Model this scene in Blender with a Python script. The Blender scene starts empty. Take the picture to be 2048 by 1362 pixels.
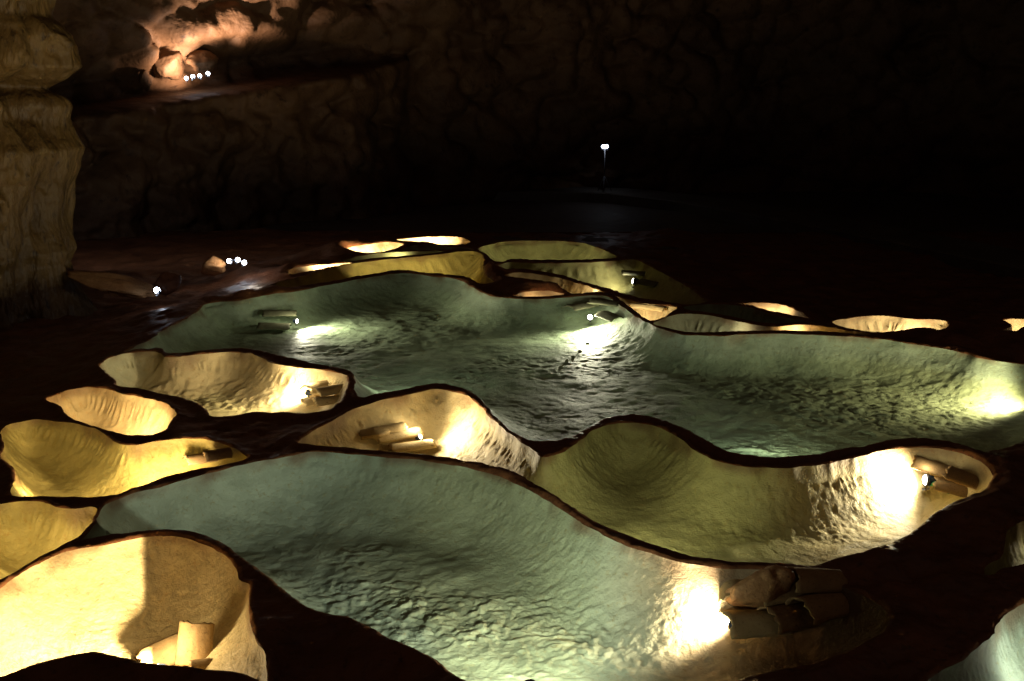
import bpy, math, random
import numpy as np
from mathutils import Vector, Matrix, Euler
from mathutils.geometry import delaunay_2d_cdt
from mathutils.kdtree import KDTree

random.seed(7)
rng = np.random.default_rng(7)
sc = bpy.context.scene
C = sc.collection

# ------------------------------------------------------------------ camera, world, exposure
CAM_H = 3.2
PITCH = math.radians(13.6)
FPX = 2196.0                       # focal length in photograph pixels (2048 wide)
cam_d = bpy.data.cameras.new('camera')
cam_d.sensor_width = 36.0
cam_d.lens = 36.0 * FPX / 2048.0
cam_d.clip_end = 300.0
cam = bpy.data.objects.new('camera', cam_d)
C.objects.link(cam)
cam.location = (0, 0, CAM_H)
cam.rotation_euler = (math.pi / 2 - PITCH, 0, 0)
sc.camera = cam

world = bpy.data.worlds.new('World')
sc.world = world
world.use_nodes = True
bg = world.node_tree.nodes['Background']
bg.inputs[0].default_value = (0.5, 0.32, 0.22, 1)   # what little light drifts in from the rest of the cave
bg.inputs[1].default_value = 0.065

sc.view_settings.view_transform = 'Standard'
sc.view_settings.look = 'None'
sc.view_settings.exposure = 0.0
sc.view_settings.gamma = 1.0
sc.cycles.use_denoising = True
try:
    sc.cycles.denoiser = 'OPENIMAGEDENOISE'
except Exception:
    pass
sc.cycles.max_bounces = 6
sc.cycles.diffuse_bounces = 3
sc.cycles.glossy_bounces = 3
sc.cycles.transparent_max_bounces = 8
sc.cycles.sample_clamp_indirect = 4.0
sc.cycles.caustics_reflective = False
sc.cycles.caustics_refractive = False

# ------------------------------------------------------------------ helpers
CP, SP = math.cos(PITCH), math.sin(PITCH)


def ray(px, py):
    u = (px - 1024.0) / FPX
    v = (py - 681.0) / FPX
    return np.array([u, CP - v * SP, -SP - v * CP])


def pix(px, py, z=0.0):
    """photograph pixel -> point on the horizontal plane at height z"""
    d = ray(px, py)
    return np.array([0, 0, CAM_H]) + d * ((z - CAM_H) / d[2])


def pixd(px, py, dist):
    """photograph pixel -> point at ground distance y = dist"""
    d = ray(px, py)
    return np.array([0, 0, CAM_H]) + d * (dist / d[1])


def _hash(ix, iy, iz, seed):
    h = (ix.astype(np.int64) * 374761393 + iy.astype(np.int64) * 668265263 + iz.astype(np.int64) * 2147483647 + seed * 1274126177) & 0xFFFFFFFF
    h = ((h ^ (h >> 13)) * 1274126177) & 0xFFFFFFFF
    h = ((h ^ (h >> 16)) * 2246822519) & 0xFFFFFFFF
    h = h ^ (h >> 15)
    return (h & 0xFFFFFF) / float(0xFFFFFF)


def vnoise(p, seed=0):
    p = np.asarray(p, float)
    i = np.floor(p).astype(np.int64)
    f = p - i
    f = f * f * f * (f * (f * 6 - 15) + 10)
    r = 0
    for a in (0, 1):
        wx = f[:, 0] if a else 1 - f[:, 0]
        for b in (0, 1):
            wy = f[:, 1] if b else 1 - f[:, 1]
            for c in (0, 1):
                wz = f[:, 2] if c else 1 - f[:, 2]
                r = r + wx * wy * wz * _hash(i[:, 0] + a, i[:, 1] + b, i[:, 2] + c, seed)
    return r * 2 - 1


def fbm(p, scale=1.0, octv=4, seed=0, gain=0.5):
    p = np.asarray(p, float) * scale
    r, a = 0, 1.0
    for o in range(octv):
        r = r + a * vnoise(p + 17.3 * o, seed + o)
        p = p * 2.03
        a *= gain
    return r


def ridged(p, scale=1.0, octv=3, seed=0):
    p = np.asarray(p, float) * scale
    r, a = 0, 1.0
    for o in range(octv):
        r = r + a * (1 - 2 * np.abs(vnoise(p + 11.7 * o, seed + o)))
        p = p * 2.1
        a *= 0.5
    return r


def worley(p, seed=0):
    p = np.asarray(p, float)
    i = np.floor(p).astype(np.int64)
    f1 = np.full(len(p), 9.0)
    f2 = np.full(len(p), 9.0)
    for a in (-1, 0, 1):
        for b in (-1, 0, 1):
            for c in (-1, 0, 1):
                q = i + np.array([a, b, c])
                pt = np.stack([q[:, k] + _hash(q[:, 0], q[:, 1], q[:, 2], seed + 7 * k) for k in range(3)], 1)
                d = np.sqrt(((p - pt) ** 2).sum(1))
                f2 = np.minimum(f2, np.maximum(f1, d))
                f1 = np.minimum(f1, d)
    return f1, f2


def v3(xy, z=0.0):
    xy = np.asarray(xy)
    return np.column_stack([xy, np.full(len(xy), z)])


def new_mesh(name, verts, faces, mat, parent=None, origin=(0, 0, 0), smooth=True):
    me = bpy.data.meshes.new(name)
    v = np.asarray(verts, float) - np.asarray(origin, float)
    me.from_pydata(v.tolist(), [], faces.tolist() if isinstance(faces, np.ndarray) else faces)
    if smooth:
        me.polygons.foreach_set('use_smooth', [True] * len(me.polygons))
    me.update()
    if mat:
        me.materials.append(mat)
    o = bpy.data.objects.new(name, me)
    C.objects.link(o)
    if parent:
        o.parent = parent
    else:
        o.location = tuple(float(t) for t in origin)
    return o


def thing(name, label, cat, loc=(0, 0, 0), rot=(0, 0, 0), group=None):
    o = bpy.data.objects.new(name, None)
    C.objects.link(o)
    o.empty_display_size = 0.1
    o.location = tuple(float(t) for t in loc)
    o.rotation_euler = rot
    o['label'] = label
    o['category'] = cat
    if group:
        o['group'] = group
    return o


def tag(o, label, cat, group=None):
    o['label'] = label
    o['category'] = cat
    if group:
        o['group'] = group
    return o


# ------------------------------------------------------------------ materials
def rock_mat(name, ca, cb, cc=None, scale=1.6, rough=(0.55, 0.8), bump=((9, 0.25, 0.02), (40, 0.3, 0.006)), spec=0.4, streak=None):
    m = bpy.data.materials.new(name)
    m.use_nodes = True
    nt = m.node_tree
    N, L = nt.nodes, nt.links
    b = N['Principled BSDF']
    co = N.new('ShaderNodeNewGeometry')
    mp = N.new('ShaderNodeMapping')
    L.new(co.outputs['Position'], mp.inputs['Vector'])
    if streak:
        mp.inputs['Scale'].default_value = streak
    n1 = N.new('ShaderNodeTexNoise')
    n1.inputs['Scale'].default_value = scale
    n1.inputs['Detail'].default_value = 4
    n1.inputs['Roughness'].default_value = 0.62
    L.new(mp.outputs[0], n1.inputs['Vector'])
    cr = N.new('ShaderNodeValToRGB')
    cr.color_ramp.elements[0].position = 0.32
    cr.color_ramp.elements[0].color = (*ca, 1)
    cr.color_ramp.elements[1].position = 0.68
    cr.color_ramp.elements[1].color = (*cb, 1)
    L.new(n1.outputs['Fac'], cr.inputs[0])
    col = cr.outputs[0]
    if cc:                                    # small dark specks and stains
        n2 = N.new('ShaderNodeTexNoise')
        n2.inputs['Scale'].default_value = scale * 7.5
        n2.inputs['Detail'].default_value = 3
        n2.inputs['Roughness'].default_value = 0.7
        L.new(mp.outputs[0], n2.inputs['Vector'])
        r2 = N.new('ShaderNodeValToRGB')
        r2.color_ramp.elements[0].position = 0.56
        r2.color_ramp.elements[1].position = 0.74
        L.new(n2.outputs['Fac'], r2.inputs[0])
        mx = N.new('ShaderNodeMix')
        mx.data_type = 'RGBA'
        L.new(r2.outputs[0], mx.inputs['Factor'])
        L.new(col, mx.inputs[6])
        mx.inputs[7].default_value = (*cc, 1)
        col = mx.outputs[2]
    L.new(col, b.inputs['Base Color'])
    rr = N.new('ShaderNodeMapRange')
    rr.inputs['To Min'].default_value = rough[0]
    rr.inputs['To Max'].default_value = rough[1]
    L.new(n1.outputs['Fac'], rr.inputs['Value'])
    L.new(rr.outputs[0], b.inputs['Roughness'])
    b.inputs['Specular IOR Level'].default_value = spec
    prev = None
    for k, (s, st, dist) in enumerate(bump):
        n = N.new('ShaderNodeTexNoise')
        n.inputs['Scale'].default_value = s
        n.inputs['Detail'].default_value = 2
        n.inputs['Roughness'].default_value = 0.6
        n.inputs['Distortion'].default_value = 0.4
        L.new(mp.outputs[0], n.inputs['Vector'])
        bp = N.new('ShaderNodeBump')
        bp.inputs['Strength'].default_value = st
        bp.inputs['Distance'].default_value = dist
        L.new(n.outputs['Fac'], bp.inputs['Height'])
        if prev:
            L.new(prev.outputs[0], bp.inputs['Normal'])
        prev = bp
    L.new(prev.outputs[0], b.inputs['Normal'])
    return m


def plain_mat(name, col, rough=0.5, metal=0.0, emit=None, es=0.0):
    m = bpy.data.materials.new(name)
    m.use_nodes = True
    b = m.node_tree.nodes['Principled BSDF']
    b.inputs['Base Color'].default_value = (*col, 1)
    b.inputs['Roughness'].default_value = rough
    b.inputs['Metallic'].default_value = metal
    if emit:
        b.inputs['Emission Color'].default_value = (*emit, 1)
        b.inputs['Emission Strength'].default_value = es
    return m


def water_mat(name, tint, ripple=0.0, rscale=6.0):
    m = bpy.data.materials.new(name)
    m.use_nodes = True
    nt = m.node_tree
    N, L = nt.nodes, nt.links
    N.remove(N['Principled BSDF'])
    out = N['Material Output']
    tr = N.new('ShaderNodeBsdfTransparent')
    tr.inputs[0].default_value = (*tint, 1)
    gl = N.new('ShaderNodeBsdfGlossy')
    gl.inputs['Roughness'].default_value = 0.03
    fr = N.new('ShaderNodeFresnel')
    fr.inputs['IOR'].default_value = 1.33
    mx = N.new('ShaderNodeMixShader')
    if ripple:
        n = N.new('ShaderNodeTexNoise')
        n.inputs['Scale'].default_value = rscale
        n.inputs['Detail'].default_value = 4
        g = N.new('ShaderNodeNewGeometry')
        L.new(g.outputs['Position'], n.inputs['Vector'])
        bp = N.new('ShaderNodeBump')
        bp.inputs['Strength'].default_value = ripple
        bp.inputs['Distance'].default_value = 0.02
        L.new(n.outputs['Fac'], bp.inputs['Height'])
        L.new(bp.outputs[0], gl.inputs['Normal'])
        L.new(bp.outputs[0], fr.inputs['Normal'])
    L.new(fr.outputs[0], mx.inputs[0])
    L.new(tr.outputs[0], mx.inputs[1])
    L.new(gl.outputs[0], mx.inputs[2])
    L.new(mx.outputs[0], out.inputs['Surface'])
    return m


PALETTE = {                                   # colours of the lime and algae deposits
    'cream': (0.66, 0.51, 0.26), 'yellow': (0.58, 0.46, 0.13), 'olive': (0.47, 0.46, 0.18),
    'green': (0.31, 0.40, 0.25), 'teal': (0.42, 0.50, 0.36), 'tan': (0.55, 0.37, 0.19), 'brown': (0.17, 0.085, 0.035),
}
CALC_BUMP = ((16, 0.45, 0.016), (48, 0.55, 0.008), (130, 0.5, 0.0035))


def calcite_mat():
    m = rock_mat('calcite', (0.72, 0.72, 0.70), (1.0, 1.0, 1.0), (0.78, 0.66, 0.52), 3.0, (0.5, 0.8), CALC_BUMP, 0.35)
    nt = m.node_tree
    b = nt.nodes['Principled BSDF']
    src = b.inputs['Base Color'].links[0].from_socket
    at = nt.nodes.new('ShaderNodeAttribute')
    at.attribute_name = 'deposit'
    mx = nt.nodes.new('ShaderNodeMix')
    mx.data_type = 'RGBA'
    mx.blend_type = 'MULTIPLY'
    mx.inputs['Factor'].default_value = 1.0
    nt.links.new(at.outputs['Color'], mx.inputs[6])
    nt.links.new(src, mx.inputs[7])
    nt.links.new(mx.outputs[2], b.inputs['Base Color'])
    return m


M = {}
M['calcite'] = calcite_mat()
M['clay'] = rock_mat('wet_clay', (0.095, 0.033, 0.015), (0.20, 0.074, 0.031), (0.050, 0.020, 0.011), 2.2, (0.18, 0.80),
                     ((5, 0.35, 0.05), (22, 0.35, 0.015), (80, 0.3, 0.004)), 0.5)
M['rimclay'] = rock_mat('rim_clay', (0.11, 0.040, 0.015), (0.23, 0.09, 0.032), (0.03, 0.014, 0.008), 5.0, (0.35, 0.65),
                        ((14, 0.45, 0.02), (60, 0.4, 0.006)), 0.4)
M['floor'] = rock_mat('cave_floor', (0.055, 0.042, 0.036), (0.11, 0.09, 0.08), (0.03, 0.022, 0.016), 0.5, (0.6, 0.85),
                      ((2, 0.4, 0.1), (12, 0.4, 0.02)), 0.4)
M['wall'] = rock_mat('cave_wall', (0.060, 0.028, 0.011), (0.125, 0.066, 0.032), (0.034, 0.015, 0.006), 0.45, (0.55, 0.85),
                     ((2.5, 0.5, 0.12), (12, 0.5, 0.03)), 0.25)
M['column'] = rock_mat('column_stone', (0.085, 0.046, 0.013), (0.20, 0.118, 0.036), (0.030, 0.015, 0.006), 1.3, (0.4, 0.7),
                       ((4, 0.8, 0.12), (16, 0.7, 0.04)), 0.4, streak=(1, 1, 0.35))
M['tile'] = rock_mat('fired_clay_tile', (0.46, 0.33, 0.15), (0.56, 0.43, 0.22), (0.30, 0.19, 0.08), 6.0, (0.65, 0.85),
                     ((30, 0.35, 0.01), (120, 0.3, 0.003)), 0.25)
M['darktile'] = rock_mat('dark_clay_tile', (0.26, 0.16, 0.07), (0.38, 0.25, 0.11), (0.16, 0.09, 0.04), 6.0, (0.6, 0.85),
                         ((30, 0.35, 0.01), (120, 0.3, 0.003)), 0.25)
M['crusttile'] = rock_mat('lime_crusted_tile', (0.13, 0.13, 0.075), (0.22, 0.22, 0.13), (0.08, 0.07, 0.04), 6.0, (0.65, 0.85),
                          ((30, 0.4, 0.012), (120, 0.3, 0.003)), 0.25)
M['rock'] = rock_mat('brown_rock', (0.30, 0.15, 0.06), (0.48, 0.27, 0.12), (0.14, 0.07, 0.03), 5.0, (0.5, 0.8),
                     ((12, 0.5, 0.03), (60, 0.5, 0.008)), 0.3)
M['concrete'] = rock_mat('path_concrete', (0.07, 0.062, 0.055), (0.12, 0.11, 0.10), (0.05, 0.042, 0.036), 1.2, (0.6, 0.85),
                         ((8, 0.3, 0.02), (50, 0.3, 0.004)), 0.25)
M['housing'] = plain_mat('lamp_housing', (0.03, 0.05, 0.09), 0.35, 0.3)
M['cable'] = plain_mat('cable_rubber', (0.02, 0.02, 0.02), 0.5)
M['green_cable'] = plain_mat('green_plastic', (0.01, 0.22, 0.09), 0.35)
M['steel'] = plain_mat('stand_steel', (0.10, 0.10, 0.11), 0.45, 0.6)
M['lens'] = plain_mat('lamp_lens', (0.9, 0.9, 0.9), 0.2, 0, (1.0, 0.96, 0.86), 25)
M['coollens'] = plain_mat('cool_lamp_lens', (0.9, 0.9, 0.9), 0.2, 0, (0.80, 0.88, 1.0), 30)
M['water'] = water_mat('pool_water', (0.80, 0.93, 0.84))
M['ripple'] = water_mat('rippled_pool_water', (0.80, 0.92, 0.83), 0.5, 7.0)

# ------------------------------------------------------------------ pool outlines (photograph pixels, all at rim height)
# key: (outline, depth, wall width, basin material, clump height, water level or None, water material, label)
POOLS = {}


def pool(key, pts, depth, width, mat, clump, water, label, wmat='water', cfreq=9.0):
    POOLS[key] = dict(cfreq=cfreq, px=pts, depth=depth, width=width, mat=mat, clump=clump, water=water, wmat=wmat, label=label)


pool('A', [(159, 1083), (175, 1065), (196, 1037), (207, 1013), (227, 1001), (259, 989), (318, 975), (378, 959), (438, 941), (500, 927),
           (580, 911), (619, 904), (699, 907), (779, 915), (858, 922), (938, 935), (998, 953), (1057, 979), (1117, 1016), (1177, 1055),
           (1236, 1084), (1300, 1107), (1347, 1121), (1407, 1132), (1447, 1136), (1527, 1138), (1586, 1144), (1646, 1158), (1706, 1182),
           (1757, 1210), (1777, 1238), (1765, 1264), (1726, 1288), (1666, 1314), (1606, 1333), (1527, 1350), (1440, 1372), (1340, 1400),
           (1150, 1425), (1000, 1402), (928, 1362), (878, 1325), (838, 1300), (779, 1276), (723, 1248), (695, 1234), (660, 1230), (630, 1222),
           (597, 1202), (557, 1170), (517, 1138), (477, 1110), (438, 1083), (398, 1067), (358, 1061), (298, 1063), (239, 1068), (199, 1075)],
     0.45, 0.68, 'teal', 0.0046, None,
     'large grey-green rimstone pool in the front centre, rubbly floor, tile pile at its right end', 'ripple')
pool('B', [(0, 1178), (24, 1158), (60, 1134), (119, 1107), (179, 1095), (239, 1083), (318, 1072), (358, 1075), (398, 1085), (430, 1099),
           (458, 1118), (474, 1142), (479, 1163), (497, 1167), (498, 1190), (501, 1238), (513, 1278), (529, 1310), (532, 1337), (536, 1366),
           (517, 1358), (477, 1345), (398, 1337), (318, 1327), (263, 1321), (223, 1311), (191, 1303), (139, 1313), (80, 1325), (40, 1339),
           (0, 1353), (-50, 1350), (-90, 1300), (-60, 1220)],
     0.42, 0.75, 'cream', 0.004, None,
     'glaring cream rimstone pool in the bottom left corner with two upright tiles')
pool('C', [(-40, 1020), (0, 1009), (32, 1004), (80, 1002), (119, 1014), (159, 1017), (193, 1016), (190, 1031), (175, 1053), (151, 1077),
           (119, 1093), (60, 1124), (24, 1147), (0, 1160), (-50, 1165), (-75, 1090)],
     0.40, 0.5, 'yellow', 0.004, None,
     'small yellow rimstone pool cut by the left edge above the glaring corner pool')
pool('D', [(2, 872), (8, 856), (29, 846), (73, 840), (117, 842), (165, 851), (203, 862), (213, 872), (239, 886), (271, 890), (310, 883),
           (358, 878), (398, 878), (438, 886), (477, 902), (495, 913), (485, 921), (458, 927), (418, 934), (378, 942), (338, 951),
           (298, 967), (255, 981), (223, 991), (179, 994), (119, 993), (60, 993), (24, 991), (30, 955), (20, 931), (4, 913), (8, 892)],
     0.40, 0.55, 'yellow', 0.004, None,
     'wide mustard-yellow rimstone pool at the left, narrowing to a tip beside the front pool')
pool('E', [(95, 798), (121, 787), (147, 778), (176, 774), (213, 778), (239, 786), (275, 793), (312, 800), (338, 811), (349, 827),
           (341, 846), (323, 864), (294, 870), (253, 869), (220, 861), (184, 851), (147, 838), (129, 827), (119, 811)],
     0.40, 0.5, 'cream', 0.003, None,
     'small glowing amber rimstone pool at the left above the mustard-yellow pool')
pool('F', [(200, 732), (209, 721), (239, 710), (279, 704), (314, 703), (330, 714), (367, 713), (404, 708), (459, 705), (496, 706),
           (525, 716), (543, 726), (587, 734), (624, 737), (661, 743), (687, 750), (696, 761), (694, 778), (684, 796), (661, 818),
           (624, 826), (551, 826), (496, 827), (459, 833), (422, 831), (414, 820), (385, 803), (330, 789), (275, 777), (237, 772),
           (228, 758), (213, 745)],
     0.40, 0.6, 'cream', 0.008, None,
     'pale cream rimstone pool left of centre with a tile pile at its right end')
pool('G', [(598, 886), (619, 867), (659, 844), (698, 823), (764, 801), (830, 786), (874, 778), (917, 786), (953, 806), (975, 828),
           (1001, 854), (1036, 880), (1067, 899), (1088, 915), (1116, 909), (1147, 889), (1179, 865), (1216, 849), (1256, 845), (1290, 848),
           (1328, 859), (1359, 877), (1387, 899), (1419, 916), (1467, 930), (1550, 937), (1606, 934), (1666, 925), (1726, 912), (1765, 900),
           (1825, 894), (1885, 897), (1925, 906), (1956, 920), (1976, 939), (1984, 961), (1968, 979), (1944, 992), (1893, 1014), (1861, 1036),
           (1825, 1063), (1785, 1087), (1726, 1105), (1666, 1120), (1614, 1133), (1586, 1130), (1527, 1125), (1459, 1124), (1407, 1117),
           (1347, 1103), (1300, 1087), (1248, 1068), (1215, 1055), (1177, 1036), (1117, 999), (1057, 960), (998, 937), (938, 923), (858, 912),
           (779, 904), (699, 896), (639, 891)],
     0.46, 0.52, 'olive', 0.0055, None,
     'long winding olive rimstone pool in the middle, glaring at its left bay')
pool('H', [(250, 704), (294, 683), (330, 659), (367, 640), (396, 622), (413, 608), (441, 604), (477, 602), (514, 594), (551, 587),
           (587, 583), (632, 575), (698, 562), (764, 551), (808, 546), (852, 551), (917, 559), (939, 572), (983, 592), (1027, 597),
           (1071, 598), (1115, 596), (1181, 591), (1212, 593), (1238, 609), (1269, 631), (1304, 650), (1340, 664), (1375, 670), (1428, 672),
           (1502, 669), (1575, 668), (1667, 672), (1759, 678), (1832, 689), (1906, 702), (1979, 720), (2048, 730), (2120, 748), (2160, 790),
           (2140, 846), (2090, 868), (2048, 880), (2016, 895), (1983, 905), (1958, 904), (1924, 891), (1887, 881), (1832, 877), (1777, 881),
           (1722, 894), (1667, 901), (1630, 910), (1557, 914), (1502, 910), (1465, 905), (1410, 879), (1355, 851), (1300, 833), (1247, 830),
           (1203, 839), (1159, 865), (1115, 881), (1071, 882), (1027, 864), (992, 833), (961, 798), (931, 780), (882, 767), (852, 770),
           (786, 783), (755, 788), (725, 795), (712, 783), (709, 760), (702, 744), (685, 738), (632, 727), (579, 716), (545, 708),
           (509, 699), (470, 697), (430, 699), (385, 704), (338, 707), (323, 697), (279, 699)],
     0.38, 0.75, 'green', 0.0034, None,
     'biggest dark green rimstone pool filling the middle, with two small lamps glowing on its floor')
pool('I', [(993, 532), (1019, 525), (1071, 527), (1137, 526), (1203, 524), (1247, 520), (1269, 519), (1291, 528), (1335, 552), (1379, 577),
           (1400, 592), (1413, 603), (1385, 609), (1340, 606), (1300, 600), (1269, 594), (1203, 574), (1159, 561), (1115, 548), (1071, 542),
           (1036, 539), (1005, 541)],
     0.5, 0.8, 'olive', 0.008, None,
     'dim olive rimstone pool at the back with one small lamp shining inside')
pool('J', [(1008, 553), (1027, 545), (1054, 546), (1115, 555), (1159, 568), (1203, 582), (1247, 597), (1291, 607), (1335, 612), (1352, 615),
           (1338, 628), (1318, 638), (1300, 641), (1276, 626), (1247, 605), (1222, 589), (1190, 585), (1150, 589), (1120, 577), (1092, 563), (1049, 557)],
     0.42, 0.5, 'cream', 0.003, None,
     'pale cream sliver of a rimstone pool behind the biggest pool, tiles at its right tip')
pool('K', [(1368, 614), (1400, 610), (1447, 608), (1483, 612), (1527, 624), (1564, 633), (1614, 643), (1640, 648), (1601, 645), (1557, 647),
           (1520, 645), (1465, 634), (1410, 624), (1376, 620)],
     0.4, 0.4, 'green', 0.003, None,
     'unlit narrow rimstone pool behind the cream and grey crescents at the right')
pool('L', [(1307, 648), (1337, 634), (1373, 627), (1410, 630), (1465, 641), (1520, 651), (1557, 653), (1601, 650), (1649, 653), (1704, 662),
           (1745, 670), (1704, 668), (1667, 664), (1575, 661), (1502, 662), (1428, 665), (1373, 664), (1337, 657)],
     0.4, 0.4, 'cream', 0.003, None,
     'crescent rimstone pool on the far rim of the biggest pool, grey left and cream right')
pool('N', [(1027, 593), (1045, 585), (1080, 582), (1112, 584), (1127, 590), (1080, 593)],
     0.3, 0.25, 'cream', 0.003, None,
     'tiny orange rimstone pool on the far rim of the biggest pool')
pool('O', [(1461, 606), (1483, 607), (1520, 605), (1557, 609), (1586, 617), (1616, 637), (1579, 629), (1542, 622), (1505, 612)],
     0.35, 0.3, 'cream', 0.003, None,
     'thin bright rimstone pool at the back right, left of the longer bright one')
pool('P', [(1665, 645), (1704, 635), (1777, 632), (1821, 638), (1887, 641), (1894, 654), (1880, 660), (1843, 656), (1806, 661), (1759, 665),
           (1722, 661), (1685, 654)],
     0.35, 0.35, 'cream', 0.003, None,
     'long bright cream rimstone pool at the back right')
pool('Q', [(2006, 640), (2048, 638), (2095, 645), (2085, 660), (2048, 655), (2027, 663), (2005, 661), (2026, 651)],
     0.35, 0.3, 'cream', 0.003, None,
     'small bright rimstone pool cut by the right edge')
pool('R', [(957, 497), (975, 490), (1014, 483), (1071, 482), (1150, 484), (1185, 492), (1221, 506), (1233, 515), (1203, 518), (1137, 520),
           (1071, 521), (1023, 519), (997, 525), (983, 519), (975, 510)],
     0.45, 0.7, 'olive', 0.003, None,
     'yellow-green rimstone pool farthest back in the centre')
pool('S', [(544, 574), (553, 566), (610, 551), (676, 533), (764, 520), (830, 514), (895, 507), (939, 502), (957, 505), (968, 515),
           (966, 537), (972, 551), (987, 566), (966, 570), (948, 563), (931, 554), (852, 546), (808, 540), (742, 548), (676, 560),
           (610, 571), (566, 577)],
     0.45, 0.6, 'yellow', 0.003, None,
     'long mustard rimstone pool directly behind the left half of the biggest pool')
pool('T', [(685, 523), (707, 515), (746, 508), (808, 504), (874, 502), (889, 504), (852, 508), (764, 515), (720, 521), (693, 525)],
     0.35, 0.35, 'olive', 0.003, None,
     'narrow pale green rimstone pool between the mustard pool and the bright pair at the back')
pool('U', [(575, 546), (592, 535), (654, 529), (698, 526), (704, 528), (654, 536), (610, 544), (580, 549)],
     0.35, 0.3, 'cream', 0.003, None,
     'thin glaring rimstone pool at the left tip of the mustard pool at the back')
pool('V', [(689, 498), (742, 488), (778, 484), (805, 488), (797, 495), (772, 502), (742, 506), (715, 504)],
     0.35, 0.3, 'cream', 0.003, None,
     'glaring rimstone pool at the back, left one of the bright pair on the crest')
pool('W', [(794, 480), (852, 474), (913, 474), (940, 485), (922, 490), (887, 490), (852, 484), (816, 483)],
     0.35, 0.3, 'cream', 0.003, None,
     'glaring rimstone pool at the back, right one of the bright pair on the crest')
pool('X', [(808, 500), (825, 491), (860, 488), (895, 493), (939, 496), (950, 499), (930, 500), (874, 500)],
     0.3, 0.3, 'teal', 0.003, None,
     'dark teal sliver of a rimstone pool just below the bright pair on the crest')
pool('Y', [(2048, 1043), (2012, 1067), (2014, 1083), (1996, 1118), (1970, 1136), (1974, 1154), (2004, 1139), (2048, 1128), (2100, 1110), (2110, 1050)],
     0.35, 0.4, 'olive', 0.004, None,
     'small pale green rimstone pool cut by the right edge below the lamp-lit bay')
pool('Z', [(2048, 1206), (2016, 1226), (1990, 1254), (1984, 1270), (1940, 1310), (1885, 1341), (1853, 1362), (1800, 1420), (1900, 1480),
           (2150, 1450), (2180, 1250), (2110, 1190)],
     0.45, 0.7, 'teal', 0.004, None,
     'teal rimstone pool in the bottom right corner')


def make_tree(polys):
    """kd-tree over the outline vertices of one or more loops"""
    P = np.concatenate(polys)
    prev = np.concatenate([np.roll(np.arange(len(w)), 1) + o for w, o in zip(polys, np.cumsum([0] + [len(w) for w in polys[:-1]]))])
    nxt = np.concatenate([np.roll(np.arange(len(w)), -1) + o for w, o in zip(polys, np.cumsum([0] + [len(w) for w in polys[:-1]]))])
    who = np.concatenate([np.full(len(w), i) for i, w in enumerate(polys)])
    kd = KDTree(len(P))
    for i, p in enumerate(P.tolist()):
        kd.insert((p[0], p[1], 0.0), i)
    kd.balance()
    sn = P[nxt] - P
    sn /= np.linalg.norm(sn, axis=1)[:, None] + 1e-12
    sn = np.column_stack([-sn[:, 1], sn[:, 0]])       # left of travel = inside of a counter-clockwise loop
    return dict(P=P, prev=prev, nxt=nxt, who=who, kd=kd, sn=sn)


def sstep(x, a, b):
    t = np.clip((x - a) / (b - a), 0, 1)
    return t * t * (3 - 2 * t)


def deposit(key, kind, q, d):
    """colour of the lime crust at each point of a basin, painted shade included"""
    col = np.tile(np.array(PALETTE[kind]), (len(q), 1))
    n = 0.35 * fbm(q, 1.4, 3, 201)
    pxx = 1024 + FPX * q[:, 0] / (q[:, 1] * CP + CAM_H * SP)      # roughly the photograph column the point lies under

    def mixin(c, m):
        nonlocal col
        m = np.clip(m, 0, 1)[:, None]
        col = col * (1 - m) + np.array(PALETTE[c]) * m
    if key == 'A':
        mixin('tan', 0.75 * sstep(pxx + 160 * n, 1130, 1400))
        mixin('brown', sstep(pxx + 60 * n, 1480, 1600))  # brown stone, with the shade at the right end painted in
        mixin('olive', 0.45 * sstep(pxx + 200 * n, 620, 900) * (1 - sstep(pxx, 1100, 1300)))
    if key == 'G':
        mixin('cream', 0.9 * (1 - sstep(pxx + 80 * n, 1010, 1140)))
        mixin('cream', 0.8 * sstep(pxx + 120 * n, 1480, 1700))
    if key == 'H':
        mixin('olive', 0.45 * sstep(pxx + 120 * n, 1450, 1900))
        mixin('teal', 0.6 * (1 - sstep(d + 0.06 * n, 0.10, 0.30)))
    if key == 'F':
        mixin('teal', 0.5 * (1 - sstep(pxx + 60 * n, 230, 330)))
        mixin('olive', 0.35 * sstep(d + 0.1 * n, 0.3, 0.6))
    if key == 'L':
        mixin('green', 0.7 * (1 - sstep(pxx + 40 * n, 1430, 1560)))
    # brown stain creeping down from the rim here and there
    mixin('brown', 0.75 * (1 - sstep(d, 0.0, 0.035 + 0.10 * np.clip(fbm(q, 2.5, 3, 203), 0, 1))) * np.clip(0.55 + fbm(q, 4.0, 2, 204), 0, 1))
    col *= (1 + 0.13 * fbm(q, 1.1, 3, 205))[:, None]
    if key in 'AHG':                     # mottled silt on the floor
        col *= (1 + 0.20 * sstep(d, 0.3, 0.8) * fbm(q, 5.5, 3, 206))[:, None]
    return np.clip(col, 0.01, 0.9)


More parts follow.
